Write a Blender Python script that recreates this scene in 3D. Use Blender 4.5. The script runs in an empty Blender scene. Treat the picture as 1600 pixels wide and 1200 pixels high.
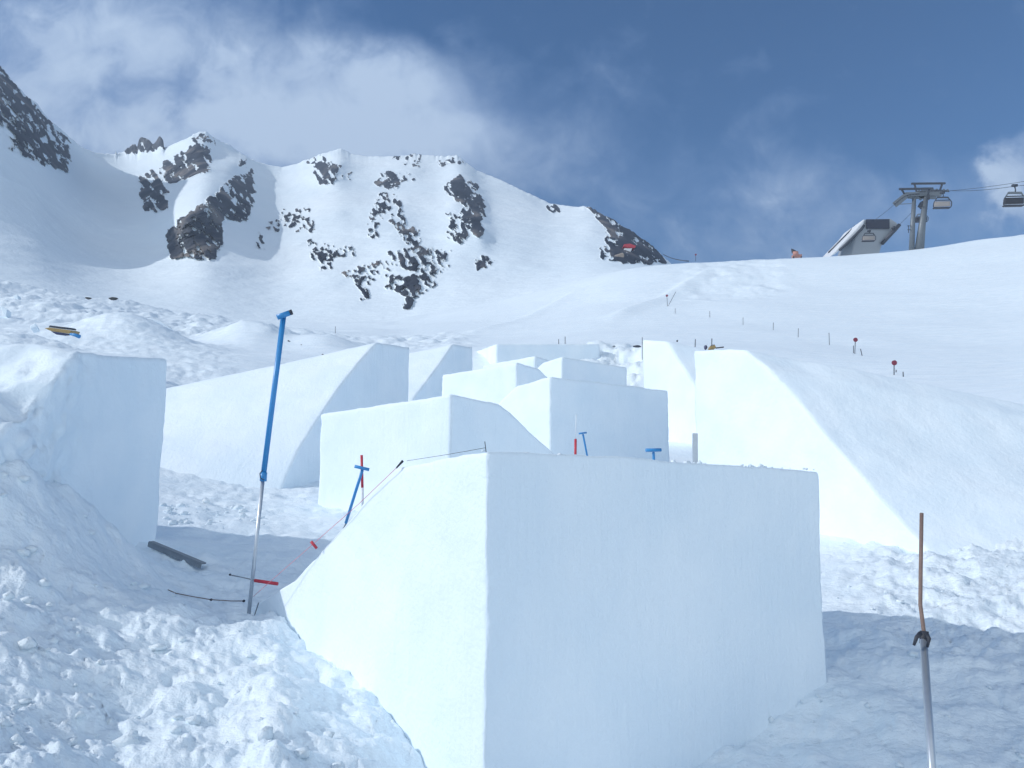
import bpy, math, random
import numpy as np
from mathutils import Vector, Matrix
R = math.radians
scn = bpy.context.scene
COL = scn.collection
rng = random.Random(7)

# ------------------------------------------------------------------ camera
F = 1250.0
PITCH = math.atan(140.0 / F)
SP, CP = math.sin(PITCH), math.cos(PITCH)
cam_d = bpy.data.cameras.new("camera")
cam = bpy.data.objects.new("camera", cam_d)
COL.objects.link(cam)
cam.location = (0, 0, 0)
cam.rotation_euler = (math.pi / 2 + PITCH, 0, 0)
cam_d.sensor_width = 36.0
cam_d.lens = 36.0 * F / 1600.0
cam_d.clip_start = 0.05
cam_d.clip_end = 20000
scn.camera = cam

def P(px, py, d):
    """world point seen at photo pixel (px,py) at forward distance d"""
    q = 600.0 - py
    den = F * CP - q * SP
    return Vector((d * (px - 800.0) / den, d, d * (F * SP + q * CP) / den))

def Pn(px, py, d):
    q = 600.0 - py
    den = F * CP - q * SP
    return d * (px - 800.0) / den, d, d * (F * SP + q * CP) / den

# ------------------------------------------------------------------ noise
def _h(ix, iy, iz, seed):
    n = (ix * 73856093) ^ (iy * 19349663) ^ (iz * 83492791) ^ (seed * 2654435 + 12345)
    n = n & 0x7fffffff
    n = (n ^ (n >> 13)) * 1274126177 & 0x7fffffff
    n = (n ^ (n >> 16)) * 668265263 & 0x7fffffff
    return ((n ^ (n >> 15)) & 0xffffff).astype(np.float64) / float(0xffffff)

def vnoise(x, y, z, seed=0):
    x, y, z = np.broadcast_arrays(np.asarray(x, float), np.asarray(y, float), np.asarray(z, float))
    ix = np.floor(x).astype(np.int64); iy = np.floor(y).astype(np.int64); iz = np.floor(z).astype(np.int64)
    fx = x - ix; fy = y - iy; fz = z - iz
    fx = fx * fx * fx * (fx * (fx * 6 - 15) + 10); fy = fy * fy * fy * (fy * (fy * 6 - 15) + 10); fz = fz * fz * fz * (fz * (fz * 6 - 15) + 10)
    r = 0
    for dz in (0, 1):
        wz = fz if dz else 1 - fz
        for dy in (0, 1):
            wy = fy if dy else 1 - fy
            a = _h(ix, iy + dy, iz + dz, seed); b = _h(ix + 1, iy + dy, iz + dz, seed)
            r = r + wz * wy * (a * (1 - fx) + b * fx)
    return r * 2 - 1

def fbm(x, y, z, oct=4, seed=0, gain=0.5):
    s = 0; a = 1.0; f = 1.0; t = 0
    for k in range(oct):
        s = s + a * vnoise(x * f + 17.3 * k, y * f + 5.1 * k, z * f + 9.7 * k, seed + k)
        t += a; a *= gain; f *= 2.03
    return s / t

def worley(x, y, seed=0):
    ix = np.floor(x).astype(np.int64); iy = np.floor(y).astype(np.int64)
    best = np.full(np.shape(x), 9.0); cell = np.zeros(np.shape(x))
    for dx in (-1, 0, 1):
        for dy in (-1, 0, 1):
            jx = ix + dx; jy = iy + dy; zz = np.zeros_like(jx)
            cx = jx + _h(jx, jy, zz, seed); cy = jy + _h(jx, jy, zz, seed + 7)
            dd = np.hypot(x - cx, y - cy)
            m = dd < best
            best = np.where(m, dd, best); cell = np.where(m, _h(jx, jy, zz, seed + 13), cell)
    return best, cell

def smooth(a, b, x):
    t = np.clip((x - a) / (b - a), 0, 1)
    return t * t * (3 - 2 * t)

# ------------------------------------------------------------------ mesh helpers
def grid_mesh(name, X, Y, Z, mat, attr=None, flip=False):
    nr, nc = X.shape
    me = bpy.data.meshes.new(name)
    co = np.stack([X, Y, Z], -1).reshape(-1, 3).astype(np.float32)
    idx = np.arange(nr * nc, dtype=np.int32).reshape(nr, nc)
    a, b, c, d = idx[:-1, :-1], idx[:-1, 1:], idx[1:, 1:], idx[1:, :-1]
    q = np.stack([a, b, c, d] if not flip else [a, d, c, b], -1).reshape(-1, 4)
    me.vertices.add(len(co)); me.vertices.foreach_set("co", co.ravel())
    me.loops.add(q.size); me.loops.foreach_set("vertex_index", q.ravel().astype(np.int32))
    me.polygons.add(len(q)); me.polygons.foreach_set("loop_start", np.arange(0, q.size, 4, dtype=np.int32))
    me.polygons.foreach_set("use_smooth", np.ones(len(q), dtype=bool))
    me.update(calc_edges=True)
    if attr is not None:
        for k, v in attr.items():
            at = me.attributes.new(k, 'FLOAT', 'POINT'); at.data.foreach_set("value", v.ravel().astype(np.float32))
    me.materials.append(mat)
    return me

def link(name, me, parent=None):
    o = bpy.data.objects.new(name, me); COL.objects.link(o)
    if parent is not None:
        o.parent = parent
        o.matrix_parent_inverse = Matrix.Translation(-parent.location)
    return o

def tag(o, label=None, cat=None, group=None, kind=None):
    if label: o["label"] = label
    if cat: o["category"] = cat
    if group: o["group"] = group
    if kind: o["kind"] = kind
    return o

def thing(name, label, cat, loc, group=None):
    o = bpy.data.objects.new(name, None); COL.objects.link(o)
    o.location = loc; o.empty_display_size = 0.1
    return tag(o, label, cat, group)

class MB:
    """collects tubes, boxes and lumps; build() makes ONE mesh object"""
    def __init__(s): s.v = []; s.f = []
    def tube(s, pts, r, n=12, r2=None, cap=True):
        pts = [Vector(p) for p in pts]; base = len(s.v); m = len(pts)
        up = Vector((0, 0, 1)); prev = None
        for i, p in enumerate(pts):
            t = (pts[min(i + 1, m - 1)] - pts[max(i - 1, 0)]).normalized()
            if prev is None:
                a = t.cross(up) if abs(t.dot(up)) < .95 else t.cross(Vector((1, 0, 0)))
                a.normalize()
            else:
                a = (prev - t * prev.dot(t)).normalized()
            prev = a; b = t.cross(a)
            rr = r if r2 is None else r + (r2 - r) * i / (m - 1)
            for k in range(n):
                th = 2 * math.pi * k / n
                s.v.append(p + (a * math.cos(th) + b * math.sin(th)) * rr)
        for i in range(m - 1):
            for k in range(n):
                k2 = (k + 1) % n
                s.f.append((base + i * n + k, base + i * n + k2, base + (i + 1) * n + k2, base + (i + 1) * n + k))
        if cap:
            s.f.append(tuple(base + k for k in reversed(range(n))))
            s.f.append(tuple(base + (m - 1) * n + k for k in range(n)))
        return s
    def beam(s, p, q, w, h, up=(0, 0, 1)):
        p = Vector(p); q = Vector(q); t = (q - p).normalized(); up = Vector(up)
        a = t.cross(up)
        if a.length < 1e-3: a = t.cross(Vector((0, 1, 0)))
        a.normalize(); b = a.cross(t).normalized(); base = len(s.v)
        for c in (p, q):
            for (i, j) in ((-1, -1), (1, -1), (1, 1), (-1, 1)):
                s.v.append(c + a * (w / 2 * i) + b * (h / 2 * j))
        for f in ((3, 2, 1, 0), (4, 5, 6, 7), (0, 1, 5, 4), (1, 2, 6, 5), (2, 3, 7, 6), (3, 0, 4, 7)):
            s.f.append(tuple(base + k for k in f))
        return s
    def prism(s, poly, off):
        """closed polygon of points extruded by vector off"""
        poly = [Vector(p) for p in poly]; off = Vector(off); b = len(s.v); n = len(poly)
        s.v += poly + [p + off for p in poly]
        s.f.append(tuple(b + k for k in range(n))); s.f.append(tuple(b + n + k for k in reversed(range(n))))
        for k in range(n):
            k2 = (k + 1) % n
            s.f.append((b + k, b + n + k, b + n + k2, b + k2))
        return s
    def lump(s, c, rx, ry, rz, seed=0, n=2, rough=.25):
        import bmesh
        bm = bmesh.new(); bmesh.ops.create_icosphere(bm, subdivisions=n, radius=1)
        co = np.array([v.co[:] for v in bm.verts]); base = len(s.v)
        nz = fbm(co[:, 0] * 1.3 + seed * 3.7, co[:, 1] * 1.3, co[:, 2] * 1.3, 2, seed)
        co = co * (1 + rough * nz * 2)[:, None]
        for p in co: s.v.append(Vector((c[0] + p[0] * rx, c[1] + p[1] * ry, c[2] + p[2] * rz)))
        for f in bm.faces: s.f.append(tuple(base + v.index for v in f.verts))
        bm.free(); return s
    def build(s, name, mat, parent=None, smoothf=True, bevel=0):
        me = bpy.data.meshes.new(name); me.from_pydata([tuple(v) for v in s.v], [], s.f); me.update()
        import bmesh
        bm = bmesh.new(); bm.from_mesh(me); bmesh.ops.recalc_face_normals(bm, faces=bm.faces); bm.to_mesh(me); bm.free()
        if smoothf:
            me.polygons.foreach_set("use_smooth", [len(p.vertices) <= 4 and smoothf for p in me.polygons])
            if smoothf == 'auto': pass
        me.materials.append(mat)
        o = link(name, me, parent)
        if bevel:
            m = o.modifiers.new("bevel", 'BEVEL'); m.width = bevel; m.segments = 2; m.limit_method = 'ANGLE'
        return o

# ------------------------------------------------------------------ materials
def new_mat(name):
    m = bpy.data.materials.new(name); m.use_nodes = True; nt = m.node_tree
    return m, nt, nt.nodes, nt.links, nt.nodes["Principled BSDF"]

def plain(name, col, rough=.5, metal=0, var=.15, scale=20, bump=.0):
    m, nt, N, L, b = new_mat(name)
    tc = N.new("ShaderNodeTexCoord"); nz = N.new("ShaderNodeTexNoise"); nz.inputs["Scale"].default_value = scale; nz.inputs["Detail"].default_value = 5
    L.new(tc.outputs["Object"], nz.inputs["Vector"])
    mx = N.new("ShaderNodeMix"); mx.data_type = 'RGBA'
    mx.inputs[6].default_value = (*[c * (1 - var) for c in col], 1); mx.inputs[7].default_value = (*[min(1, c * (1 + var)) for c in col], 1)
    L.new(nz.outputs["Fac"], mx.inputs[0]); L.new(mx.outputs[2], b.inputs["Base Color"])
    b.inputs["Roughness"].default_value = rough; b.inputs["Metallic"].default_value = metal
    if bump:
        bp = N.new("ShaderNodeBump"); bp.inputs["Strength"].default_value = bump; bp.inputs["Distance"].default_value = .003
        L.new(nz.outputs["Fac"], bp.inputs["Height"]); L.new(bp.outputs[0], b.inputs["Normal"])
    return m

SNOW_A = (0.765, 0.868, 0.938); SNOW_B = (0.826, 0.91, 0.963)
def snow_mat(name, layers, rough=.75, a=SNOW_A, b_=SNOW_B, cscale=1.5):
    """layers: (scale vector, noise scale, detail, distance in m, strength)"""
    m, nt, N, L, b = new_mat(name)
    tc = N.new("ShaderNodeTexCoord")
    nz = N.new("ShaderNodeTexNoise"); nz.inputs["Scale"].default_value = cscale; nz.inputs["Detail"].default_value = 6
    L.new(tc.outputs["Object"], nz.inputs["Vector"])
    rp = N.new("ShaderNodeMapRange"); rp.inputs[1].default_value = .35; rp.inputs[2].default_value = .65
    L.new(nz.outputs["Fac"], rp.inputs[0])
    mx = N.new("ShaderNodeMix"); mx.data_type = 'RGBA'; mx.inputs[6].default_value = (*a, 1); mx.inputs[7].default_value = (*b_, 1)
    L.new(rp.outputs[0], mx.inputs[0]); L.new(mx.outputs[2], b.inputs["Base Color"])
    b.inputs["Roughness"].default_value = rough
    b.inputs["Specular IOR Level"].default_value = .25
    last = None
    for (sv, sc, det, dist, st) in layers:
        mp = N.new("ShaderNodeMapping"); mp.inputs["Scale"].default_value = sv; L.new(tc.outputs["Object"], mp.inputs[0])
        n2 = N.new("ShaderNodeTexNoise"); n2.inputs["Scale"].default_value = sc; n2.inputs["Detail"].default_value = det; n2.inputs["Roughness"].default_value = .6
        L.new(mp.outputs[0], n2.inputs["Vector"])
        bp = N.new("ShaderNodeBump"); bp.inputs["Distance"].default_value = dist; bp.inputs["Strength"].default_value = st
        L.new(n2.outputs["Fac"], bp.inputs["Height"])
        if last: L.new(last.outputs[0], bp.inputs["Normal"])
        last = bp
    if last: L.new(last.outputs[0], b.inputs["Normal"])
    return m, N, L, b, mx

M_ground, N, L, b, mx = snow_mat("ground_snow", [((.35, 1, 1), .9, 7, .22, .7), ((1, 1, 1), 9, 8, .035, .8), ((1, 1, 1), 60, 4, .006, .6)])
M_block, *_ = snow_mat("cut_snow", [((1, 1, .8), 2.2, 8, .03, .9), ((5, 5, .35), 3, 6, .012, .8), ((1, 1, 1), 30, 6, .008, .7)], cscale=1.1)
def pits(m):
    nt = m.node_tree; N = nt.nodes; L = nt.links; b = N["Principled BSDF"]
    tc = N.new("ShaderNodeTexCoord"); v = N.new("ShaderNodeTexVoronoi"); v.inputs["Scale"].default_value = 2.6; L.new(tc.outputs["Object"], v.inputs["Vector"])
    n = N.new("ShaderNodeTexNoise"); n.inputs["Scale"].default_value = 18; n.inputs["Detail"].default_value = 5; L.new(tc.outputs["Object"], n.inputs["Vector"])
    a = N.new("ShaderNodeMath"); a.operation = 'MULTIPLY_ADD'; a.inputs[1].default_value = .42; L.new(n.outputs["Fac"], a.inputs[0]); L.new(v.outputs["Distance"], a.inputs[2])
    r = N.new("ShaderNodeMapRange"); r.interpolation_type = 'SMOOTHSTEP'; r.inputs[1].default_value = .20; r.inputs[2].default_value = .30; L.new(a.outputs[0], r.inputs[0])
    bp = N.new("ShaderNodeBump"); bp.inputs["Distance"].default_value = .006; bp.inputs["Strength"].default_value = .5; L.new(r.outputs[0], bp.inputs["Height"])
    old = b.inputs["Normal"].links[0].from_socket; L.new(old, bp.inputs["Normal"]); L.new(bp.outputs[0], b.inputs["Normal"])
pits(M_block)
M_pile, *_ = snow_mat("rough_snow", [((1, 1, 1), 8, 9, .06, 1.0), ((1, 1, 1), 50, 4, .008, .7)])

# mountain: snow with rock shown by a vertex mask sharpened with noise
def mountain_mat():
    m, N, L, b, mx = snow_mat("mountain_snow", [((1, 1, 1), .06, 8, 1.6, .8)], cscale=.01)
    tc = N.new("ShaderNodeTexCoord")
    at = N.new("ShaderNodeAttribute"); at.attribute_name = "rock"
    mp = N.new("ShaderNodeMapping"); mp.inputs["Scale"].default_value = (1, .12, .45); mp.inputs["Rotation"].default_value = (0, R(35), 0)
    L.new(tc.outputs["Object"], mp.inputs[0])
    n2 = N.new("ShaderNodeTexNoise"); n2.inputs["Scale"].default_value = .34; n2.inputs["Detail"].default_value = 6; n2.inputs["Roughness"].default_value = .62
    L.new(mp.outputs[0], n2.inputs["Vector"])
    s1 = N.new("ShaderNodeMath"); s1.operation = 'MULTIPLY_ADD'; s1.inputs[1].default_value = .6; L.new(n2.outputs["Fac"], s1.inputs[0]); L.new(at.outputs["Fac"], s1.inputs[2])
    r = N.new("ShaderNodeMapRange"); r.inputs[1].default_value = .80; r.inputs[2].default_value = .86; L.new(s1.outputs[0], r.inputs[0])
    n3 = N.new("ShaderNodeTexNoise"); n3.inputs["Scale"].default_value = .11; n3.inputs["Detail"].default_value = 7; mp3 = N.new("ShaderNodeMapping"); mp3.inputs["Scale"].default_value = (1, .12, .55); L.new(tc.outputs["Object"], mp3.inputs[0]); L.new(mp3.outputs[0], n3.inputs["Vector"])
    cr = N.new("ShaderNodeValToRGB"); e = cr.color_ramp.elements
    e[0].position = .38; e[0].color = (.018, .026, .042, 1); e[1].position = .68; e[1].color = (.21, .19, .18, 1)  # rock tones; the paler grey patches also imitate light-facing rock in the colour
    k = e.new(.54); k.color = (.045, .055, .075, 1)
    L.new(n3.outputs["Fac"], cr.inputs[0])
    m2 = N.new("ShaderNodeMix"); m2.data_type = 'RGBA'; L.new(r.outputs[0], m2.inputs[0]); L.new(mx.outputs[2], m2.inputs[6]); L.new(cr.outputs[0], m2.inputs[7])
    L.new(m2.outputs[2], b.inputs["Base Color"])
    return m
M_mtn = mountain_mat()

M_blue = plain("blue_paint", (.04, .25, .56), .35, 0, .15, 30)
M_alu = plain("aluminium", (.50, .55, .60), .35, .7, .12, 40)
M_grey = plain("grey_metal", (.22, .25, .28), .5, .3)
M_dark = plain("dark_rubber", (.03, .035, .05), .6)
M_red = plain("red_paint", (.50, .035, .06), .45)
M_pink = plain("pink_cord", (.60, .22, .28), .7)
M_white = plain("white_paint", (.72, .75, .78), .5)
M_wood = plain("weathered_wood", (.20, .14, .12), .75, 0, .3, 60, .4)
M_yel = plain("yellow_paint", (.34, .24, .10), .45)
M_tow = plain("galvanised_steel", (.15, .175, .20), .5, .35, .1, 2)
M_towd = plain("dark_steel", (.05, .06, .08), .5, .3)
M_hull = plain("pale_hood", (.30, .335, .37), .45, 0, .06, .5)
M_glass = plain("dark_window", (.012, .02, .045), .1)
M_orange = plain("faded_red", (.45, .22, .18), .6)
M_brown = plain("brown_board", (.16, .13, .13), .7)

# ------------------------------------------------------------------ ground
cols = [-1200, -400, 0, 200, 400, 500, 600, 800, 1000, 1200, 1400, 1600, 2100, 3200]
T = {
 0.6: [-1.2, -1.5, -1.6, -1.6, -1.6, -1.65, -1.7, -1.7, -1.7, -1.7, -1.6, -1.6, -1.5, -1.4],
 3.0: [-1, -1.3, -1.35, -1.5, -1.6, -1.68, -1.9, -2.3, -2.3, -2.1, -2.15, -2.35, -2.4, -1.2],
 5.0: [-0.7, -0.95, -1.05, -1.45, -1.58, -1.72, -1.78, -2.5, -2.4, -2.15, -2.02, -2.18, -2.2, -1],
 7.0: [-0.3, -0.5, -0.5, -1.1, -1.47, -1.7, -1.78, -2.1, -2, -1.82, -1.7, -1.64, -1.5, -0.7],
 9.0: [0.8, 0.6, -0.35, -1, -1.5, -1.58, -1.6, -1.7, -1.6, -1.5, -1.32, -1.25, -1.1, -0.4],
 12.0: [1.2, 1, -0.3, -0.83, -0.9, -1, -1.1, -1.2, -1.2, -1.1, -0.85, -0.75, -0.4, 0.2],
 16.0: [2.5, 2, 0.5, -0.15, -0.45, -0.475, -0.5, -0.6, -0.6, -0.5, -0.1, 0.6, 1.2, 2],
 20.0: [3.2, 2.8, 2.4, 1.2, 0.1, 0.1, 0.1, 0.2, 0.2, 0.2, 1, 1.75, 2.8, 4],
 26.0: [5.5, 5, 4.6, 3.5, 1.4, 1.15, 0.9, 1, 1, 1.2, 2.2, 2.7, 4.2, 6],
 32.0: [7, 6, 4.2, 3.6, 2.3, 2.1, 1.9, 2, 2, 2.4, 3.5, 3.7, 6, 8],
 40.0: [9, 8, 5.9, 5.9, 5.3, 4.45, 3.6, 3.4, 4.2, 4.9, 5.3, 5.3, 8, 11],
 47.0: [11, 10, 8.3, 8.1, 6.9, 6.9, 6.9, 7.6, 7.55, 7.3, 6.7, 7, 10, 13],
 60.0: [16, 14, 10.8, 10, 9.4, 9.2, 9, 9.6, 9.9, 9.7, 9.4, 9.8, 14, 18],
 80.0: [24, 20, 15.8, 14.4, 14.4, 13.8, 13.2, 13.2, 14.6, 15.2, 15.5, 16, 22, 28],
 110.0: [36, 31, 25, 22, 20, 19.6, 19.2, 20.5, 24, 25, 26, 28.5, 36, 42],
 135.0: [46, 40, 32, 28, 24.5, 24.25, 24, 28, 35.2, 36.4, 38, 41, 50, 56],
 150.0: [52, 45, 36, 30.5, 27.8, 27.9, 28, 33.5, 40.6, 40.6, 42.4, 44.6, 56, 62],
 172.0: [58, 50, 41, 36, 33, 33, 33, 38, 41, 41, 43, 46, 58, 64],
 220.0: [60, 50, 38, 30, 28, 28, 28, 30, 33, 33, 35, 38, 46, 50],
 400.0: [0] * 14, 1000.0: [-60] * 14, 6000.0: [-80] * 14}
Td = np.array(sorted(T)); Tz = np.array([T[k] for k in sorted(T)])
def table_z(px, d):
    px = np.asarray(px, float); d = np.asarray(d, float)
    # interpolate across columns then rings
    ci = np.clip(np.searchsorted(cols, px) - 1, 0, len(cols) - 2); ca = np.array(cols, float)
    fc = np.clip((px - ca[ci]) / (ca[ci + 1] - ca[ci]), 0, 1)
    ri = np.clip(np.searchsorted(Td, d) - 1, 0, len(Td) - 2)
    fr = np.clip((np.log(d) - np.log(Td[ri])) / (np.log(Td[ri + 1]) - np.log(Td[ri])), 0, 1)
    z0 = Tz[ri, ci] * (1 - fc) + Tz[ri, ci + 1] * fc; z1 = Tz[ri + 1, ci] * (1 - fc) + Tz[ri + 1, ci + 1] * fc
    return z0 * (1 - fr) + z1 * fr

def blur(A, n, ax):
    for _ in range(n):
        B = np.pad(A, [(1, 1) if k == ax else (0, 0) for k in range(A.ndim)], mode='edge')
        A = (B.take(range(0, A.shape[ax]), ax) + 2 * A + B.take(range(2, A.shape[ax] + 2), ax)) / 4
    return A

# azimuth columns (fine in the middle, coarse outside) and rings
az = np.concatenate([np.arange(-560, -120, 20), np.arange(-120, 1720, 3.4), np.arange(1720, 2500, 20)])
rings = np.concatenate([np.geomspace(.6, 2.5, 20), np.geomspace(2.52, 60, 520), np.geomspace(60.5, 175, 150), np.geomspace(180, 800, 24)])
# low-res smooth base
lpx = np.arange(-1200, 3201, 20.0); lr = np.geomspace(.6, 6000, 420)
LZ = table_z(*np.meshgrid(lpx, lr))
LZ[:, :] = blur(blur(LZ, 10, 1), 7, 0)
def base_z(px, d):
    fi = np.clip((px - lpx[0]) / 20.0, 0, len(lpx) - 1.001); i = fi.astype(int); u = fi - i
    fj = np.clip(np.log(d / .6) / math.log(10000) * (len(lr) - 1), 0, len(lr) - 1.001); j = fj.astype(int); v = fj - j
    return (LZ[j, i] * (1 - u) * (1 - v) + LZ[j, i + 1] * u * (1 - v) + LZ[j + 1, i] * (1 - u) * v + LZ[j + 1, i + 1] * u * v)

def gauss(px, d, cx, cd, sx, sd, h):
    return h * np.exp(-((px - cx) / sx) ** 2 - (np.log(d / cd) / sd) ** 2)

def ridge_step(px, d, x0, d0, x1, d1, h, w=.10):
    """a bank: ground lifted on the near side of the line, falling off to the far side"""
    t = np.clip((px - x0) / (x1 - x0), 0, 1)
    dl = np.exp(np.log(d0) + (np.log(d1) - np.log(d0)) * t)
    q = np.log(d / dl) / w
    m = smooth(x0 - 30, x0 + 30, px) * (1 - smooth(x1 - 30, x1 + 30, px))
    return h * m * np.where(q < 0, np.exp(-q * q), np.exp(-(q * 2.5) ** 2))

def ground_height(px, d):
    x = (px - 800) * CP / F * d; y = d
    z = base_z(px, d)
    # banks and mounds of the middle distance
    z = z + gauss(px, d, 385, 66, 60, .12, 2.0) + gauss(px, d, 500, 62, 60, .08, 1.3)
    z = z + gauss(px, d, 180, 52, 90, .10, 1.5) + gauss(px, d, 40, 27, 90, .10, .35) + gauss(px, d, 60, 80, 120, .1, 1.5)
    z = z + ridge_step(px, d, 0, 92, 360, 110, .9) + ridge_step(px, d, -100, 120, 260, 128, 1.1)
    z = z + ridge_step(px, d, 740, 96, 900, 130, .35, .05) + ridge_step(px, d, 960, 92, 1120, 128, .5, .06)
    z = z + gauss(px, d, 1260, 19.5, 90, .06, .35)
    # large soft undulation that grows with distance
    z = z + fbm(x / 9, y / 9, 0, 3, 3) * np.clip((d - 14) / 40, 0, 1) * (.2 + .3 * (1 - smooth(450, 750, px)))
    z = z + fbm(x / 22, y / 30, 0, 3, 5) * np.clip((d - 50) / 60, 0, 1) * (.5 + .5 * (1 - smooth(450, 800, px)))
    # ---- rough areas
    left = (1 - smooth(600, 760, px)) * (1 - smooth(9.5, 12, d)) + 0
    near = 1 - smooth(10, 16, d)
    chan = smooth(240, 300, px) * (1 - smooth(700, 800, px)) * smooth(9, 11, d) * (1 - smooth(17, 22, d))
    right = smooth(1230, 1420, px) * smooth(6.6, 8.5, d) * (1 - smooth(12, 16, d))
    rfore = smooth(900, 1150, px) * (1 - smooth(7.5, 9, d))
    wx = x + .25 * fbm(x * 1.7, y * 1.7, 0, 3, 61); wy = y + .25 * fbm(x * 1.7 + 9, y * 1.7, 0, 3, 62)
    w1, c1 = worley(wx * 1.9, wy * 1.9, 21); w2, c2 = worley(wx * 4.7 + 3, wy * 4.7, 22); w3, c3 = worley(wx * 10.0 + 1, wy * 10.0, 23)
    f1 = fbm(x * .8, y * .8, 0, 5, 24)
    lumps = (.55 - w1) * (.20 * c1 + .03) + np.clip(.5 - w2, -.1, .5) * (.10 * c2 * (c2 > .5)) + f1 * .20
    q1 = x + .12 * fbm(x * 5, y * 5, 0, 3, 81); q2 = y + .12 * fbm(x * 5, y * 5, 4, 3, 82)
    rg = 1 - np.abs(fbm(q1 * 1.5 + q2 * .5, q2 * 2.2, 0, 5, 70, .55)) * 2; chunk = rg * .13 + fbm(q1 * 6, q2 * 6, 0, 4, 71) * .04
    lit = smooth(150, 330, px + 60 * fbm(x * 2, y * 2, 0, 2, 83))
    chunk = chunk + fbm(q1 * 11, q2 * 11, 0, 4, 72, .65) * .030
    z = z + left * (1 - lit) * fbm(q1 * 3, q2 * 3, 0, 5, 73, .6) * .12
    z = z + left * (lumps * (.30 + .28 * lit) + chunk * (.30 + .38 * lit) + lit * (1 - smooth(430, 520, px)) * .06 - .13 * (1 - smooth(350, 450, px)))
    z = z + rfore * (lumps * .45 + fbm(x * 2, y * 2, 0, 5, 31, .6) * .13)
    z = z + right * ((.5 - w2) * .07 * c2 * (c2 > .4) + fbm(x * 3, y * 3, 0, 5, 33, .6) * .14)
    # heap banked against the near left ramp
    z = z + .85 * np.exp(-((x + 4.75) / .62) ** 2) * smooth(6.2, 8.0, d) * (1 - smooth(8.8, 10.0, d)) * (.75 + .5 * fbm(x * 1.3, y * 1.3, 0, 4, 85))
    # footprints in the trodden channel
    w4, c4 = worley(x * 2.6, y * 2.6, 41)
    z = z + chan * (-.04 * np.exp(-(w4 / .26) ** 2) * (c4 > .25) + fbm(x * 2.5, y * 2.5, 0, 5, 42) * .07)
    z = z + near * fbm(x * 5, y * 5, 0, 3, 43) * .012
    # far rubble: avalanche debris and groomer spoil
    deb = (1 - smooth(330, 520, px)) * smooth(60, 75, d) * (1 - smooth(125, 145, d))
    z = z + deb * (np.abs(fbm(x / 2.4, y / 5, 0, 6, 51, .6)) * .8 + fbm(x / .9, y / 2, 0, 4, 58, .6) * .30)
    deb2 = (1 - smooth(300, 420, px)) * smooth(16, 22, d) * (1 - smooth(56, 64, d))
    z = z + deb2 * (fbm(x / 1.3, y / 1.3, 0, 5, 52) * .13 + fbm(x / .4, y / .5, 0, 4, 59, .6) * .10)
    deb3 = smooth(872, 895, px) * (1 - smooth(1010, 1030, px)) * smooth(37, 41, d) * (1 - smooth(47, 49, d))
    w5, c5 = worley(x * 1.3, y * 1.3, 53)
    z = z + deb3 * (fbm(x / 1.6, y / 1.2, 0, 6, 54, .6) * 1.1)
    deb4 = smooth(380, 420, px) * (1 - smooth(700, 760, px)) * smooth(60, 66, d) * (1 - smooth(90, 100, d))
    z = z + deb4 * np.abs(fbm(x / 2, y / 3, 0, 4, 55)) * .7
    deb5 = smooth(1050, 1100, px) * (1 - smooth(1210, 1260, px)) * smooth(95, 110, d) * (1 - smooth(135, 150, d))
    z = z + deb5 * fbm(x / 2.5, y / 4, 0, 4, 56) * .5
    return z

def gz(x, y):
    px = np.array([x / y * F / CP + 800.0]); return float(ground_height(px, np.array([float(y)]))[0])
def gz_px(px, py_unused, d): return float(ground_height(np.array([float(px)]), np.array([float(d)]))[0])

PXg, Dg = np.meshgrid(az, rings)
Zg = ground_height(PXg, Dg)
ground = link("ground", grid_mesh("ground", (PXg - 800) * CP / F * Dg, Dg, Zg, M_ground))
tag(ground, kind="structure")
# ground under and behind the camera, so that the sheet does not stop at its feet
gx, gy = np.meshgrid(np.linspace(-60, 60, 160), np.linspace(-80, .66, 110))
zb = -1.62 + .02 * np.abs(gx) + .12 * fbm(gx / 2, gy / 2, 0, 4, 77) + .045 * gy
back = link("near_ground", grid_mesh("near_ground", gx, gy, np.where(gy > .2, zb - .05, zb), M_ground)); tag(back, kind="structure")

# ------------------------------------------------------------------ mountain
rp = [(-900, -60), (-500, -20), (-200, 10), (-60, 60), (0, 103), (20, 128), (40, 150), (58, 162), (75, 188), (92, 200), (110, 217), (128, 230), (150, 239), (180, 241), (205, 241), (232, 238), (262, 229), (292, 216), (308, 208), (322, 206), (332, 214), (345, 222), (355, 224), (372, 236), (385, 244), (400, 252), (420, 258), (440, 261), (462, 256), (482, 249), (500, 241), (532, 233), (548, 240), (575, 244), (620, 244), (650, 241), (690, 245), (715, 243), (725, 252), (745, 266), (780, 280), (820, 299), (860, 318), (900, 323), (920, 324), (935, 332), (960, 346), (990, 364), (1012, 379), (1030, 395), (1045, 410), (1075, 440), (1150, 470)]
rpx = np.array([a for a, _ in rp], float); rpy = np.array([b for _, b in rp], float)
dr_x = np.array([-900, -60, 60, 125, 200, 320, 440, 540, 700, 850, 960, 1045, 1150], float)
dr_d = np.array([330, 360, 400, 520, 640, 560, 640, 600, 600, 480, 380, 320, 300], float)
mcols = np.arange(-620, 1100, 1.4)
ridge = np.interp(mcols, rpx, rpy)
ridge = ridge + np.where((mcols > 180) & (mcols < 256), -13 * np.abs(vnoise(mcols / 11, 0, 0, 5)) - 9 * smooth(190, 205, mcols) * (1 - smooth(246, 256, mcols)) * (.6 + .8 * np.abs(np.sin(mcols / 9.5))), 0)
ridge = ridge - 2.2 * np.abs(vnoise(mcols / 6, 0, 0, 8)) * ((mcols < 115) | ((mcols > 300) & (mcols < 350)) | ((mcols > 470) & (mcols < 545)) | ((mcols > 640) & (mcols < 730)) | (mcols > 905)) - .5 * vnoise(mcols / 4, 0, 0, 9)
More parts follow.
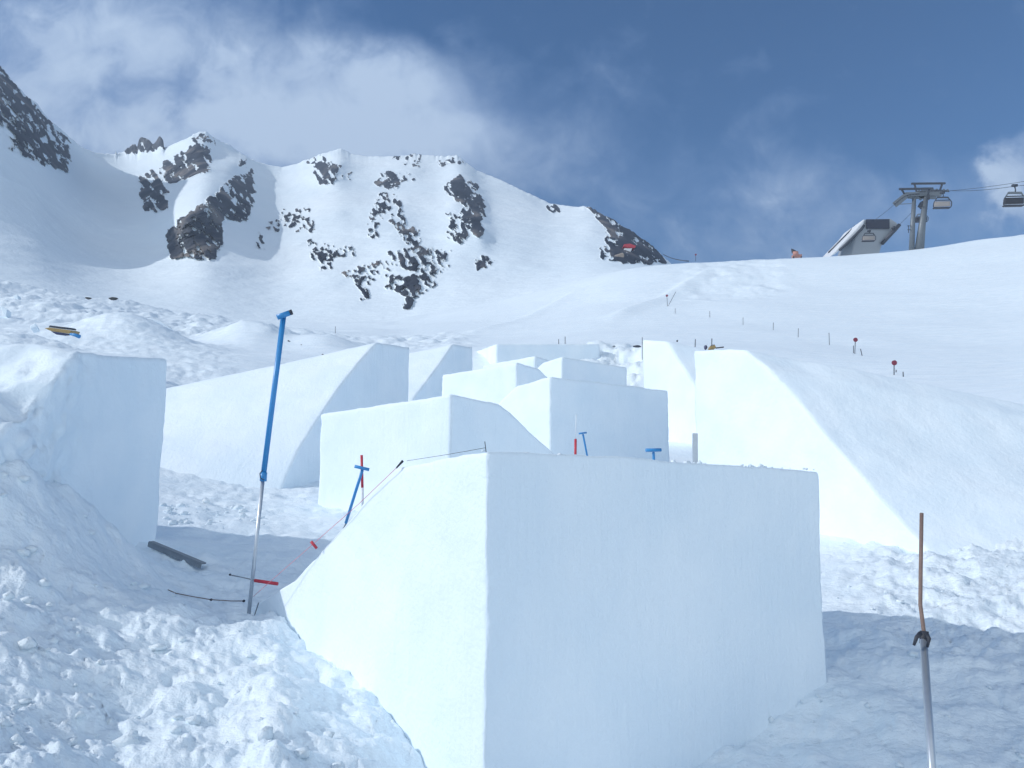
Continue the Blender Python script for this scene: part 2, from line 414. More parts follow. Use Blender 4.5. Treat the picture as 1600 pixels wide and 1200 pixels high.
dR = blur(np.interp(mcols, dr_x, dr_d)[None, :], 400, 1)[0]
ridge_m = blur(np.interp(mcols, rpx, rpy)[None, :], 60, 1)[0]
ridge_s = blur(np.interp(mcols, rpx, rpy)[None, :], 500, 1)[0]
NROW = 330
base_d = 141.0
zb_ = base_z(mcols, np.full_like(mcols, base_d)) - 1.2
# per column: z(t) profile, resample to even image rows
tt = np.linspace(0, 1, 500)
MPX = np.repeat(mcols[None, :], NROW, 0); MPY = np.zeros_like(MPX); MD = np.zeros_like(MPX)
for i, px in enumerate(mcols):
    dr = dR[i]
    _, _, zr = Pn(px, ridge_s[i], dr)
    dd = base_d + (dr - base_d) * tt
    zz = zb_[i] + (zr - zb_[i]) * tt ** 1.12
    # image row of each sample: z/d = (F SP + q CP)/(F CP - q SP)
    k = zz / dd; q = (k * F * CP - F * SP) / (CP + k * SP); py = 600 - q
    py = np.minimum.accumulate(py + 0)
    rows = np.linspace(py[0], ridge_s[i], NROW); u_ = np.linspace(0, 1, NROW)
    MPY[:, i] = rows + (ridge_m[i] - ridge_s[i]) * u_ ** 3 + (ridge[i] - ridge_m[i]) * u_ ** 60
    MD[:, i] = np.interp(-rows, -py - np.linspace(0, 1e-3, 500)[::-1] * 0 + np.linspace(0, 1e-4, 500), dd)

def seg_dist(px, py, pts):
    """signed distance to a polyline (positive = right-hand/below side) and distance along"""
    best = np.full(px.shape, 1e9); sg = np.zeros(px.shape); al = np.zeros(px.shape); tot = 0
    lens = [math.dist(a, b) for a, b in zip(pts, pts[1:])]; T_ = sum(lens)
    for (a, b_), ln in zip(zip(pts, pts[1:]), lens):
        ux, uy = (b_[0] - a[0]) / ln, (b_[1] - a[1]) / ln
        rx, ry = px - a[0], py - a[1]; t = np.clip(rx * ux + ry * uy, 0, ln)
        dx, dy = rx - t * ux, ry - t * uy; dd = np.hypot(dx, dy)
        s = np.sign(ux * ry - uy * rx)
        m = dd < best; best = np.where(m, dd, best); sg = np.where(m, s, sg); al = np.where(m, (tot + t) / T_, al); tot += ln
    return best * sg, al
def rib(pts, amp, wl, wr):
    """lifts the slope towards the viewer along a line; wl = gentle (left) width, wr = steep (right) width. pts run downhill"""
    s, al = seg_dist(MPX, MPY, pts)
    s = -s   # pts going down the picture: positive s = right of the line
    fall = np.where(s < 0, np.exp(-(s / wl) ** 2), np.exp(-(s / wr) ** 2))
    ends = smooth(0, .15, al) * (1 - smooth(.68, 1.0, al))
    return -amp * fall * ends
dm = np.zeros_like(MD)
dm += rib([(318, 210), (285, 240), (250, 275), (228, 335)], 28, 60, 20)
dm += rib([(362, 232), (385, 250), (335, 305), (290, 350), (262, 400)], 38, 55, 28)
dm += rib([(-300, 60), (0, 160), (60, 215), (108, 275)], 28, 90, 26)
dm += rib([(535, 236), (522, 262), (512, 300)], 22, 40, 16)
dm += rib([(660, 246), (620, 290), (610, 350), (640, 420), (640, 475)], 16, 60, 30)
dm += rib([(720, 250), (742, 300), (752, 365), (752, 410)], 26, 60, 16)
dm += rib([(860, 320), (800, 380), (780, 440)], 8, 70, 50)
dm += rib([(930, 330), (960, 360), (985, 410)], 10, 30, 20)
dm = blur(blur(dm, 40, 0), 40, 1)
wx, wy, wz = Pn(MPX, MPY, MD)
env = smooth(0, .12, (MD - base_d) / (dR[None, :] - base_d)) * smooth(0, .05, (MPY - ridge[None, :]) / 200 + .01)
dm += env * (fbm(wx / 60, wz / 60, 0, 5, 14) * 14 + fbm(wx / 16, wz / 24, 0, 4, 15) * 3.0)
# rock mask
polys = [
 ([(-400, -60), (-60, 62), (0, 100), (40, 148), (75, 186), (112, 222), (108, 270), (60, 256), (18, 236), (22, 205), (-30, 190), (-400, 120)], .74),
 ([(178, 241), (180, 200), (256, 196), (258, 226), (240, 236), (215, 240)], 1.0),
 ([(248, 262), (285, 235), (312, 222), (330, 240), (332, 268), (305, 274), (276, 288), (256, 280)], .80),
 ([(216, 275), (240, 264), (250, 275), (264, 300), (263, 326), (245, 331), (224, 328), (217, 300)], .76),
 ([(260, 360), (290, 335), (330, 303), (345, 300), (358, 330), (348, 345), (352, 372), (335, 406), (265, 403)], .84),
 ([(335, 300), (365, 273), (395, 262), (402, 300), (388, 348), (362, 345), (345, 340)], .72),
 ([(295, 216), (320, 206), (336, 214), (338, 235), (320, 240)], .52),
 ([(346, 224), (350, 208), (356, 224)], 1.0), ([(372, 240), (388, 246), (388, 262), (372, 262)], .4),
 ([(488, 262), (500, 248), (520, 252), (532, 262), (530, 286), (500, 291)], .74), ([(535, 268), (550, 270), (550, 284), (536, 284)], .5),
 ([(475, 252), (490, 240), (515, 242), (510, 252), (480, 258)], .52), ([(600, 240), (660, 236), (662, 258), (640, 262)], .42),
 ([(580, 285), (598, 268), (622, 270), (625, 286), (616, 298), (604, 298)], .66), ([(625, 268), (645, 262), (648, 282), (628, 286)], .45),
 ([(592, 300), (625, 302), (636, 340), (640, 366), (585, 340), (578, 362), (574, 330)], .50),
 ([(612, 340), (660, 360), (655, 388), (625, 375)], .52), ([(575, 350), (592, 345), (592, 372), (576, 374)], .48),
 ([(605, 390), (650, 385), (702, 388), (706, 418), (690, 430), (650, 425), (610, 412)], .55),
 ([(475, 372), (500, 378), (545, 385), (560, 400), (525, 400), (520, 420), (495, 418), (480, 395)], .47),
 ([(520, 418), (545, 425), (600, 400), (620, 430), (575, 440), (548, 440)], .42), ([(550, 440), (575, 438), (580, 462), (562, 470)], .55),
 ([(610, 430), (680, 425), (684, 445), (650, 465), (600, 450)], .50),
 ([(618, 445), (652, 443), (658, 458), (630, 462)], .95), ([(634, 462), (650, 460), (648, 482), (632, 482)], .95),
 ([(440, 325), (485, 322), (492, 360), (465, 368), (440, 350)], .45), ([(412, 345), (438, 342), (440, 362), (414, 364)], .45),
 ([(402, 362), (415, 368), (412, 395), (402, 392)], .45),
 ([(692, 290), (718, 274), (745, 286), (758, 320), (756, 370), (735, 368), (728, 350), (722, 318), (700, 305)], .84),
 ([(698, 330), (726, 330), (732, 365), (718, 381), (700, 372)], .66), ([(684, 252), (700, 246), (728, 250), (730, 262), (705, 258), (690, 260)], .58),
 ([(742, 405), (755, 397), (776, 405), (762, 420), (748, 422)], .62), ([(855, 316), (876, 322), (876, 334), (856, 332)], .5),
 ([(912, 320), (935, 328), (962, 344), (992, 362), (1014, 378), (1032, 394), (1042, 412), (945, 410), (936, 398), (958, 380), (955, 362), (930, 340)], .86),
 ([(935, 385), (960, 380), (960, 408), (938, 406)], .52), ([(945, 350), (965, 355), (968, 385), (945, 380)], .5)]
def inside(px, py, poly):
    r = np.zeros(px.shape, bool); n = len(poly)
    for i in range(n):
        x0, y0 = poly[i]; x1, y1 = poly[(i + 1) % n]
        if y0 == y1: continue
        c = ((y0 > py) != (y1 > py)) & (px < (x1 - x0) * (py - y0) / (y1 - y0) + x0)
        r ^= c
    return r
jx = MPX + 5 * fbm(MPX / 9, MPY / 9, 0, 3, 90); jy = MPY + 5 * fbm(MPX / 9, MPY / 9, 5, 3, 91)
rk = np.zeros_like(MD); fine = np.zeros_like(MD)
for poly, dens in polys:
    m = inside(jx, jy, poly); dens = dens * 1.13 if dens < .57 else dens
    rk = np.where(m, np.maximum(rk, dens), rk)
    if dens < .62: fine = np.where(m, 1.0, fine)
rk = blur(blur(rk, 4, 0), 4, 1)
vx, vz = wx / 7.0, wz / 7.0
fine = blur(blur(fine, 4, 0), 4, 1)
A1 = (MPX * .55 + MPY * .83); A2 = (-MPX * .83 + MPY * .55)
dia = (1 - fine) * fbm(A1 / 11, A2 / 5.0, 0, 6, 92, .68) * 1.1 + fine * fbm(A1 / 5.6, A2 / 4.0, 0, 5, 96, .55) * 1.25
rk = rk * (1 - fine * .30 * smooth(-.1, .5, fbm(MPX / 26, MPY / 20, 0, 3, 97)) + fine * .02)
rockv = rk * .92 + dia * .95 * (rk > .02)
rk_sharp = smooth(.42, .60, rockv)
dm -= rk_sharp * (1.5 + 4.0 * np.clip(rk, 0, 1) * (.5 + .5 * fbm(wx / 7, wz / 12, 0, 4, 93)) + 3.0 * np.abs(fbm(wx / 3.5, wz / 6, 0, 3, 94)))
MD2 = np.maximum(MD + dm * np.minimum(1, MD / 300), 120)
X, Y, Z = Pn(MPX, MPY, MD2)
# far side of the ridge
bx, by, bz = [], [], []
for k in range(1, 9):
    s = k / 8.0
    bx.append(X[-1] * (1 + .3 * s)); by.append(Y[-1] * (1 + .3 * s)); bz.append(Z[-1] - s * 160 - 25 * s * np.abs(fbm(X[-1] / 40, s * 3, 0, 3, 95)))
X = np.vstack([X] + bx); Y = np.vstack([Y] + by); Z = np.vstack([Z] + bz)
rattr = np.vstack([rockv * (rk > .02)] + [np.zeros_like(rockv[-1])] * 8)
mtn = link("mountain", grid_mesh("mountain", X, Y, Z, M_mtn, {"rock": rattr})); tag(mtn, kind="structure")

def mtn_d(px, py):
    i = int(np.argmin(np.abs(mcols - px))); j = int(np.argmin(np.abs(MPY[:, i] - py))); return float(MD2[j, i])
# ------------------------------------------------------------------ snow features
def slab(name, A, B, C, D, topfn, zbot, ns, nw, nz_, label, group, mat=None, amp=.012, rough_edge=.012, seed=0, cat="snow block", rounds=1, bulge=None):
    """solid block of snow over the footprint A-B-C-D (s runs A->B, w runs A->D); topfn(s,w) gives the top height"""
    A, B, C, D = [np.array(p[:2], float) for p in (A, B, C, D)]
    def xy(s, w): return (A * (1 - s)[..., None] * (1 - w)[..., None] + B * s[..., None] * (1 - w)[..., None] + C * (s * w)[..., None] + D * ((1 - s) * w)[..., None])
    V = []; Fc = []; cnt = 0
    def patch(S, W, Hf, flip):
        nonlocal cnt
        p = xy(S, W); t = topfn(S, W); z = zbot + (t - zbot) * Hf
        r, c = S.shape; V.append(np.dstack([p, z]).reshape(-1, 3))
        idx = np.arange(r * c).reshape(r, c) + cnt; cnt += r * c
        a, b_, cc, d_ = idx[:-1, :-1], idx[:-1, 1:], idx[1:, 1:], idx[1:, :-1]
        Fc.append(np.stack([a, b_, cc, d_] if not flip else [a, d_, cc, b_], -1).reshape(-1, 4))
    s = np.linspace(0, 1, ns + 1); w = np.linspace(0, 1, nw + 1); h = np.linspace(0, 1, nz_ + 1)
    S, W = np.meshgrid(s, w); patch(S, W, np.ones_like(S), False)
    S, H = np.meshgrid(s, h); patch(S, np.zeros_like(S), H, True); patch(S, np.ones_like(S), H, False)
    W, H = np.meshgrid(w, h); patch(np.zeros_like(W), W, H, False); patch(np.ones_like(W), W, H, True)
    v = np.vstack(V); f = np.vstack(Fc)
    key = np.round(v * 2000).astype(np.int64); _, first, inv = np.unique(key, axis=0, return_index=True, return_inverse=True)
    v = v[first]; f = inv.reshape(-1)[f]
    ok = (f[:, 0] != f[:, 1]) & (f[:, 1] != f[:, 2]) & (f[:, 2] != f[:, 3]) & (f[:, 3] != f[:, 0]); f = f[ok]
    # adjacency smoothing (rounds the cut edges)
    e = np.vstack([f[:, [0, 1]], f[:, [1, 2]], f[:, [2, 3]], f[:, [3, 0]]]); e = np.vstack([e, e[:, ::-1]])
    deg = np.bincount(e[:, 0], minlength=len(v)).astype(float)
    v0 = v.copy()
    for _ in range(rounds):
        acc = np.stack([np.bincount(e[:, 0], weights=v[e[:, 1], k], minlength=len(v)) for k in range(3)], 1) / deg[:, None]
        v = v * .45 + acc * .55
    edge = np.clip(np.linalg.norm(v - v0, axis=1) / .01, 0, 1)
    for _ in range(2):
        edge = np.maximum(edge, .6 * np.bincount(e[:, 0], weights=edge[e[:, 1]], minlength=len(v)) / deg)
    x, y, z = v.T; o = seed * 13.7
    n = np.stack([fbm(x * 1.1 + o, y * 1.1, z * 1.1, 5, 200 + k) for k in range(3)], 1) * amp * 2.2
    n2 = np.stack([fbm(x * 9 + o, y * 9, z * 9, 3, 210 + k) for k in range(3)], 1) * rough_edge * edge[:, None]
    chip = np.clip(fbm(x * 3.2 + o, y * 3.2, z * 3.2, 3, 220) - .25, 0, 1) * edge * rough_edge * 5
    cen = np.array([x.mean(), y.mean(), z.mean()]); dirn = cen - v; dirn /= np.linalg.norm(dirn, axis=1)[:, None]
    v = v + n + n2 + dirn * chip[:, None]
    if bulge is not None: v = v + bulge(v)
    me = bpy.data.meshes.new(name)
    me.vertices.add(len(v)); me.vertices.foreach_set("co", v.astype(np.float32).ravel())
    me.loops.add(f.size); me.loops.foreach_set("vertex_index", f.astype(np.int32).ravel())
    me.polygons.add(len(f)); me.polygons.foreach_set("loop_start", np.arange(0, f.size, 4, dtype=np.int32))
    me.polygons.foreach_set("use_smooth", np.ones(len(f), bool))
    me.update(calc_edges=True); me.validate(); me.materials.append(mat or M_block)
    import bmesh
    bm = bmesh.new(); bm.from_mesh(me); bmesh.ops.recalc_face_normals(bm, faces=bm.faces); bm.to_mesh(me); bm.free()
    return tag(link(name, me), label, cat, group)

KX = [0, 1.21, 1.5, 2.15, 3.2, 4.6, 5.4]; KZ = [0, -.09, -.22, -.58, -1.12, -1.58, -1.9]
def kicker(px, py, d, side, zr, zbot, label, res, seed, W=3.46, S=5.2, dirl=(2.82, 2.0), name="snow_kicker", prof=None):
    """take-off block: lip W wide going right-back (side=1) or left-back (side=-1), ramp falling away behind it"""
    N0 = P(px, py, d); l = Vector((dirl[0] * side, dirl[1])).normalized()
    r = Vector((-l.y * side, l.x * side)); 
    if r.y < 0: r = -r
    A = np.array([N0.x, N0.y]); lp = np.array([l.x, l.y]) * W; rpv = np.array([r.x, r.y]) * S
    kx, kz = prof or (KX, KZ)
    def top(s, w): return N0.z + (zr - N0.z) * w + np.interp(s * S, kx, kz)
    return slab(name, A, A + rpv, A + rpv + lp, A + lp, top, zbot, int(S / res), int(W / res), int((N0.z - zbot) / res), label, "snow take-off blocks in the middle of the course", seed=seed, cat="snow kicker")

k_near = kicker(760, 705, 5.0, 1, .035, -2.9, "biggest snow block, in the foreground, its sharp corner nearest the viewer", .024, 1)
kicker(860, 588, 16.4, 1, 1.93, -1.6, "pale blue shaded snow block right behind the blue T-handle", .06, 2)
kicker(878, 557, 31.0, 1, 4.40, .6, "farthest and smallest shaded snow block of the right-hand row of three", .10, 3)
kicker(705, 615, 13.1, -1, 1.14, -1.9, "broad sunlit snow block left behind the foreground block", .06, 4, dirl=(2.68, 2.19))
kicker(808, 566, 26.3, -1, 3.53, -.3, "sunlit snow block just beyond the broad white one, with a small shaded end", .09, 5, dirl=(2.68, 2.19))
kicker(837, 556, 39.0, -1, 5.6, 1.5, "farthest sunlit snow block of the left row, only a thin white sliver showing", .12, 6, dirl=(2.68, 2.19))
# smooth cut front of the deck behind the rows
kicker(775, 537, 43.5, 1, 7.4, 2.5, "wide pale snow wall closing the course behind the blocks", .14, 7, W=6.2, dirl=(2.9, .9), name="snow_wall", prof=([0, 6], [0, .3]))

def landing(side, Ax, Ay, Bd, prof_d, prof_z, wslope, width, zbot, label, ns, nw, nz_, seed, mat=None, kx=.388, flare=0.0, amp=.014, name="snow_ramp", zfar=None, bulge=None, group="snow ramps along the sides of the course"):
    """side ramp whose cut face runs from A (far) towards the viewer; its surface goes off sideways"""
    d0 = Ay
    Bx = Ax + (-kx if side < 0 else kx) * (d0 - Bd)
    A = (Ax, d0); B = (Bx, Bd); D = (Ax + side * width, d0 + 0.6); C = (Bx + side * width * (1 + flare), Bd - .3)
    pd = np.array(prof_d[::-1]); pz = np.array(prof_z[::-1])
    def top(s, w):
        d = d0 + (Bd - d0) * s
        z = np.interp(d, pd, pz)
        fade = smooth(0, 1, np.clip((z - pz[0]) / (pz[-1] - pz[0]) * 1.6, 0, 1))
        z = z + wslope * width * w * fade
        return z
    return slab(name, A, B, C, D, top, zbot, ns, nw, nz_, label, group, amp=amp, seed=seed, mat=mat, cat="snow ramp", bulge=bulge)

M_ramp, *_ = snow_mat("ramp_snow", [((1, 1, 1), 1.2, 8, .025, .8), ((1, 1, 1), 12, 6, .02, .6)])
def lb_bulge(v):
    x, y, z = v.T
    m = (1 - smooth(8.4, 9.9, y)) * smooth(-8, -5.5, x)
    k = fbm(y * .9, z * .9, x * .4, 6, 300, .6) * .50 + .10 + np.clip(.9 - z, 0, 2) * .10
    return np.stack([k * m, -.3 * k * m, fbm(x * 2, y * 2, z, 6, 301, .6) * .24 * (1 - smooth(8.6, 9.6, y))], 1)
# near left: cut face in shade
landing(-1, P(262, 560, 11.3).x, 11.3, 1.0, [11.3, 9.0, 8.55, 8.0, 7.5, 7.0, 6.0, 4.7, 1.0], [1.62, 1.36, 1.08, .70, .32, -.05, -.45, -.7, -.9], .10, 7.0, -2.2,
        "big shaded snow ramp at the left edge with a steep cut face", 190, 110, 60, 11, kx=.02, mat=M_ramp, amp=.018, bulge=lb_bulge)
landing(-1, P(640, 541, 22).x, 22, 16.8, [22, 20.4, 19.6, 18.1, 17.4, 17.0, 16.8], [3.52, 3.37, 2.75, 1.3, .49, -.1, -.5], -.215, 9.5, -1.4,
        "wide snow ramp behind the blue pole with a dark curved cut face", 90, 120, 40, 12)
landing(-1, P(739, 541, 36).x, 36, 29.6, [36, 34.1, 32.4, 30.9, 30, 29.6], [5.74, 5.56, 4.15, 2.97, 1.8, 1.2], -.2, 9, .4,
        "farther snow ramp of the left side with a narrow dark cut face", 70, 80, 30, 13)
landing(1, P(1083, 550, 15).x, 15, 10.4, [15, 13.75, 13.27, 12.65, 12.08, 11.56, 11.1, 10.7, 10.4], [2.33, 2.16, 1.77, 1.02, .40, -.16, -.72, -1.1, -1.4], -.205, 13, -1.8,
        "large snow ramp on the right with a sunlit cut face and shaded slope", 120, 170, 55, 14, kx=.49, mat=M_ramp, flare=.15, amp=.02)
landing(1, P(1003, 531, 27).x, 27, 21.6, [27, 25.8, 24.6, 23.6, 22.4, 21.6], [4.55, 4.30, 2.75, 1.6, .6, 0], -.2, 10, -.5,
        "smaller snow ramp on the right just behind the large one, white face with shaded top", 70, 80, 35, 15, kx=.49)

def cut_snow(poly, d, thick, label):
    tag(MB().prism([P(x, y, d) for x, y in poly], (-.2, thick, -.1)).build("snow_bank", M_block, None, False, .05), label, "snow bank", "small sunlit snow cuts on the far left slope")
cut_snow([(200, 500), (210, 499), (219, 497), (236, 497), (252, 503), (270, 515.5), (256, 513), (240, 507), (222, 502)], 54, 1.5, "thin sunlit curved snow sliver on the far left slope")
cut_snow([(21, 461), (27, 460), (30, 474), (38, 487), (62, 494), (40, 492), (26, 486)], 84, 1.0, "narrow sunlit snow wedge on the far left slope, above the yellow sled")
cut_snow([(0, 476), (11, 483), (9, 495), (3, 487)], 70, 1.0, "small sunlit snow facet at the left picture edge")
cut_snow([(46, 509), (55, 504), (58, 511), (48, 514)], 33, .6, "small pale snow facet just left of the yellow sled")
# snow debris: lumps lying about the foreground pile and the block feet
def debris():
    mb = MB()
    def near_face(px):  # ground foot of the foreground block
        return None
    spots = []
    r = random.Random(3)
    for _ in range(150):
        px = r.uniform(-80, 640); d = math.exp(r.uniform(math.log(3.2), math.log(8.6)))
        if px > 420 and d > 5.5: continue
        s = .015 + .05 * r.random() ** 3; spots.append((px, d, s))
    for _ in range(90):
        px = r.uniform(1180, 1700); d = math.exp(r.uniform(math.log(4), math.log(11.5))); spots.append((px, d, .012 + .035 * r.random() ** 3))
    for _ in range(60):
        px = r.uniform(255, 420); d = r.uniform(12.5, 14.5); spots.append((px, d, .015 + .05 * r.random() ** 2))
    pxs = np.array([s[0] for s in spots]); ds = np.array([s[1] for s in spots]); zs = ground_height(pxs, ds)
    for i, (px, d, s) in enumerate(spots):
        x = (px - 800) * CP / F * d
        mb.lump((x, d, zs[i] + s * .3), s * r.uniform(.8, 1.5), s * r.uniform(.8, 1.5), s * r.uniform(.6, 1.0), i, 1, .35)
    # crumbs along the lip of the foreground block and on its right end
    N0 = P(760, 705, 5.0); l = Vector((2.82, 2.0)).normalized()
    for i in range(34):
        t = r.random() * 3.4; 
        if r.random() < .45: t = 3.46 - r.random() * 1.1
        s = .005 + .012 * r.random() ** 2
        b = .02 + r.random() * .12
        mb.lump((N0.x + l.x * t - .57 * b, N0.y + l.y * t + .8 * b, N0.z - .03 * t + s * .3), s * 1.6, s * 1.6, s, 900 + i, 1, .35)
    o = mb.build("snow_debris", M_pile); tag(o, "loose lumps of snow scattered over the trampled ground", "snow lumps", None, "stuff")
debris()

# ------------------------------------------------------------------ tools and poles
def tooltag(name, label, cat, base, group=None): return thing(name, label, cat, base, group)

# blue telescopic pole
PD = 8.15
b0, b1 = P(387, 976, PD), P(411, 747, PD); b2 = P(443, 494, PD)
t = tooltag("telescopic_pole", "tall blue telescopic pole with a silver lower tube, stuck in the snow at left", "pole", b0)
MB().tube([b0 - (b1 - b0) * .06, b1], .019).build("lower_tube", M_alu, t)
MB().tube([b1 - (b2 - b1) * .01, b2], .028).build("upper_tube", M_blue, t)
h = MB().tube([P(433, 496, 8.08), P(452, 489, 8.12)], .028, 14).build("handle", M_blue, t)
MB().tube([P(452, 489, 8.12), P(456.5, 487.4, 8.13)], .0275, 14).build("end_cap", M_dark, h)
MB().tube([P(411.2, 752, 8.15), P(412.2, 738, 8.15)], .034, 14).build("clamp", M_blue, t)
MB().tube([P(412, 750, 8.10), P(407, 747, 8.06), P(406, 740, 8.05), P(410, 735, 8.10)], .005, 8).build("clamp_lever", M_towd, t)
MB().tube([P(374, 969, 8.15), P(386, 972, 8.15), P(401, 970, 8.18)], .012, 8).tube([P(395, 970, 8.18), P(404, 942, 8.40)], .006, 6).build("foot_bracket", M_grey, t)

# wooden pole on silver tube at right
w0, w1, w2, w3, w4 = P(1440, 802, 4.3), P(1438.5, 900, 4.2), P(1438, 945, 4.15), P(1442, 975, 4.12), P(1444, 992, 4.1)
bt = P(1460, 1255, 3.75)
t = tooltag("wooden_pole", "pole at bottom right with a bent brown wooden handle bound to a silver tube", "pole", bt)
MB().tube([w0, w1, w2, w3, w4, P(1444.5, 1003, 4.09)], .0098, 14).build("handle", M_wood, t)
MB().tube([P(1443.2, 1000, 4.09), bt + (bt - P(1443.2, 1000, 4.09)) * .8], .0185, 16).build("tube", M_alu, t)
mb = MB().tube([P(1444, 986, 4.1), P(1444.5, 1006, 4.09)], .021, 14, .024)
mb.tube([P(1438, 990, 4.06), P(1432, 996, 4.04), P(1428, 1008, 4.05)], .012, 8, .007).tube([P(1448, 992, 4.06), P(1452, 998, 4.04), P(1449, 1011, 4.05)], .012, 8, .006)
mb.build("binding", M_dark, t)

def t_tool(name, label, base, top, hl, hr, rs, rh, mat, parts=("shaft", "handle")):
    t = tooltag(name, label, "tool", base)
    MB().tube([base, top], rs).build(parts[0], mat, t)
    MB().tube([hl, hr], rh, 12).build(parts[1], mat, t)
    return t
t = t_tool("t_handle_saw", "blue T-handled tool leaning left beside the red and white stick", P(540.5, 817, 6.9), P(566, 735, 6.6), P(554, 728.5, 6.58), P(577, 734, 6.6), .0125, .013, M_blue)
MB().beam(P(543, 813, 6.88), P(536, 828, 6.93), .012, .006).build("tip", M_grey, t)
t = tooltag("measuring_stick", "red and white measuring stick upright behind the blue T-handled tool", "stick", P(566.5, 800, 6.9))
MB().tube([P(566.7, 800, 6.9), P(566.2, 762, 6.9)], .011).build("white_section", M_white, t)
MB().tube([P(566.2, 762, 6.9), P(565, 711, 6.9)], .0115).build("red_section", M_red, t)
t_tool("t_handle_saw", "blue T-handle sticking up over the middle of the foreground block's top edge", P(1023, 745, 6.6), P(1021, 707, 6.5), P(1009, 703.5, 6.48), P(1033, 703, 6.5), .011, .014, M_blue)
t_tool("t_handle_saw", "small slim blue T-handled tool leaning beside the thin red stick", P(921, 730, 7.6), P(911, 679, 7.4), P(904.5, 677.5, 7.39), P(916.5, 676, 7.41), .009, .008, M_blue)
t = tooltag("measuring_stick", "thin red stick with a fine white tip above the foreground block", "stick", P(899, 728, 7.0))
MB().tube([P(899, 728, 7.0), P(899.3, 686, 7.0)], .011).build("red_section", M_red, t)
MB().tube([P(899.3, 686, 7.0), P(900.3, 648, 7.0)], .003).build("white_tip", M_white, t)
# upright aluminium board
tag(MB().beam(P(1086.5, 760, 6.9), P(1086, 677, 6.9), .045, .02, (0, 1, 0)).build("upright_board", M_alu, None, False, .003), "upright grey metal board standing behind the foreground block", "board")
# profile lying on the ground in the shade at left
a, b_ = P(236, 850, 10.6), P(318, 886, 10.0)
a.z = gz(a.x, a.y) + .09; b_.z = gz(b_.x, b_.y) + .08
t = tooltag("metal_rail", "dark grey metal rail lying in the shade beside the left ramp", "rail", (a + b_) / 2)
MB().beam(a, b_, .075, .02).build("top_flange", M_grey, t, False, .004)
MB().beam(a + Vector((-.02, -.035, -.03)), b_ + Vector((-.02, -.035, -.03)), .012, .06).build("side_flange", M_grey, t, False)

# guide line
t = tooltag("guide_line", "thin guide cord pulled over the left edge of the foreground block", "cord", P(760, 703, 5.02))
MB().tube([P(757.5, 690, 5.03), P(759.5, 706, 5.0)], .0026, 6).build("peg", M_dark, t)
MB().tube([P(759, 699.5, 5.0), P(700, 710, 5.45), P(636, 720, 5.9)], .0016, 5).build("black_cord", M_dark, t)
MB().tube([P(629, 720.5, 5.88), P(619.5, 731, 5.92)], .010, 10, .006).build("grip", M_dark, t)
MB().tube([P(619.5, 731, 5.92), P(560, 788, 6.45), P(487, 852, 7.1), P(440, 893, 7.5), P(396, 932, 7.9)], .0024, 5).build("pink_cord", M_pink, t)
MB().tube([P(486, 846, 7.08), P(495, 857, 7.08)], .013, 8).build("red_toggle", M_red, t)
# second cord over the shaded ground
pts = [(254, 918, 8.9), (275, 927, 8.75), (300, 932, 8.65), (330, 937, 8.5), (360, 939, 8.35), (381, 939, 8.25)]
pts = [P(*p) for p in pts]
t = tooltag("ground_cord", "dark reddish cord sagging over the shaded snow from the left ramp to the blue pole", "cord", pts[0])
MB().tube(pts, .0055, 6).build("cord", M_brown, t)
for q in (3, 5): MB().lump(pts[q], .016, .016, .016, 3, 1, .1).build("knot", M_dark, t)
t = tooltag("red_rod", "short red rod with a thin wire, lying by the foot of the blue pole", "rod", P(416, 910, 8.1))
MB().tube([P(398, 907, 8.1), P(434, 912.3, 8.05)], .017, 10).build("rod", M_red, t)
MB().tube([P(360, 898.5, 8.4), P(378, 902, 8.3), P(399, 907, 8.1)], .006, 6).build("wire", M_grey, t)
MB().lump(P(359.5, 898, 8.4), .014, .014, .014, 6, 1, .1).build("wire_end", M_dark, t)

# things on the ramps
c = P(1121, 542.8, 14.75)
t = tooltag("chainsaw", "yellow chainsaw with a dark bar lying on top of the right ramp", "chainsaw", c)
MB().prism([P(1108, 545.8, 14.75), P(1109.5, 540.8, 14.75), P(1113, 540.3, 14.75), P(1117, 538.9, 14.75), P(1119, 542.3, 14.75), P(1118, 544.3, 14.75)], (0.01, .16, 0)).build("body", M_yel, t, False, .01)
MB().beam(P(1118, 543.9, 14.8), P(1131, 542.3, 14.75), .01, .022, (0, 0, 1)).build("bar", M_dark, t, False)
MB().tube([P(1110, 540.9, 14.8), P(1113.5, 539.1, 14.8), P(1117, 539.1, 14.8)], .008, 6).build("handle", M_towd, t)
tag(MB().lump(P(1102.5, 543, 14.93), .032, .04, .045, 12, 2, .22).build("dark_bag", plain("dark_cloth", (.09, .10, .17), .8)), "small dark cloth bundle next to the yellow chainsaw", "bundle")
tag(MB().lump(P(1058, 532.8, 26.2), .028, .03, .035, 15, 2, .25).build("dark_bag", M_dark), "tiny dark bundle on top of the smaller right ramp", "bundle")
tag(MB().lump(P(995, 541, 44), .22, .15, .07, 13, 2, .3).build("dark_bag", M_towd), "dark flat bundle on the rough snow bank by the tall thin pole", "bundle")
tag(MB().lump(P(959, 541.5, 46), .09, .08, .05, 14, 2, .3).build("dark_bag", M_grey), "tiny grey bundle on top of the rough snow bank", "bundle")

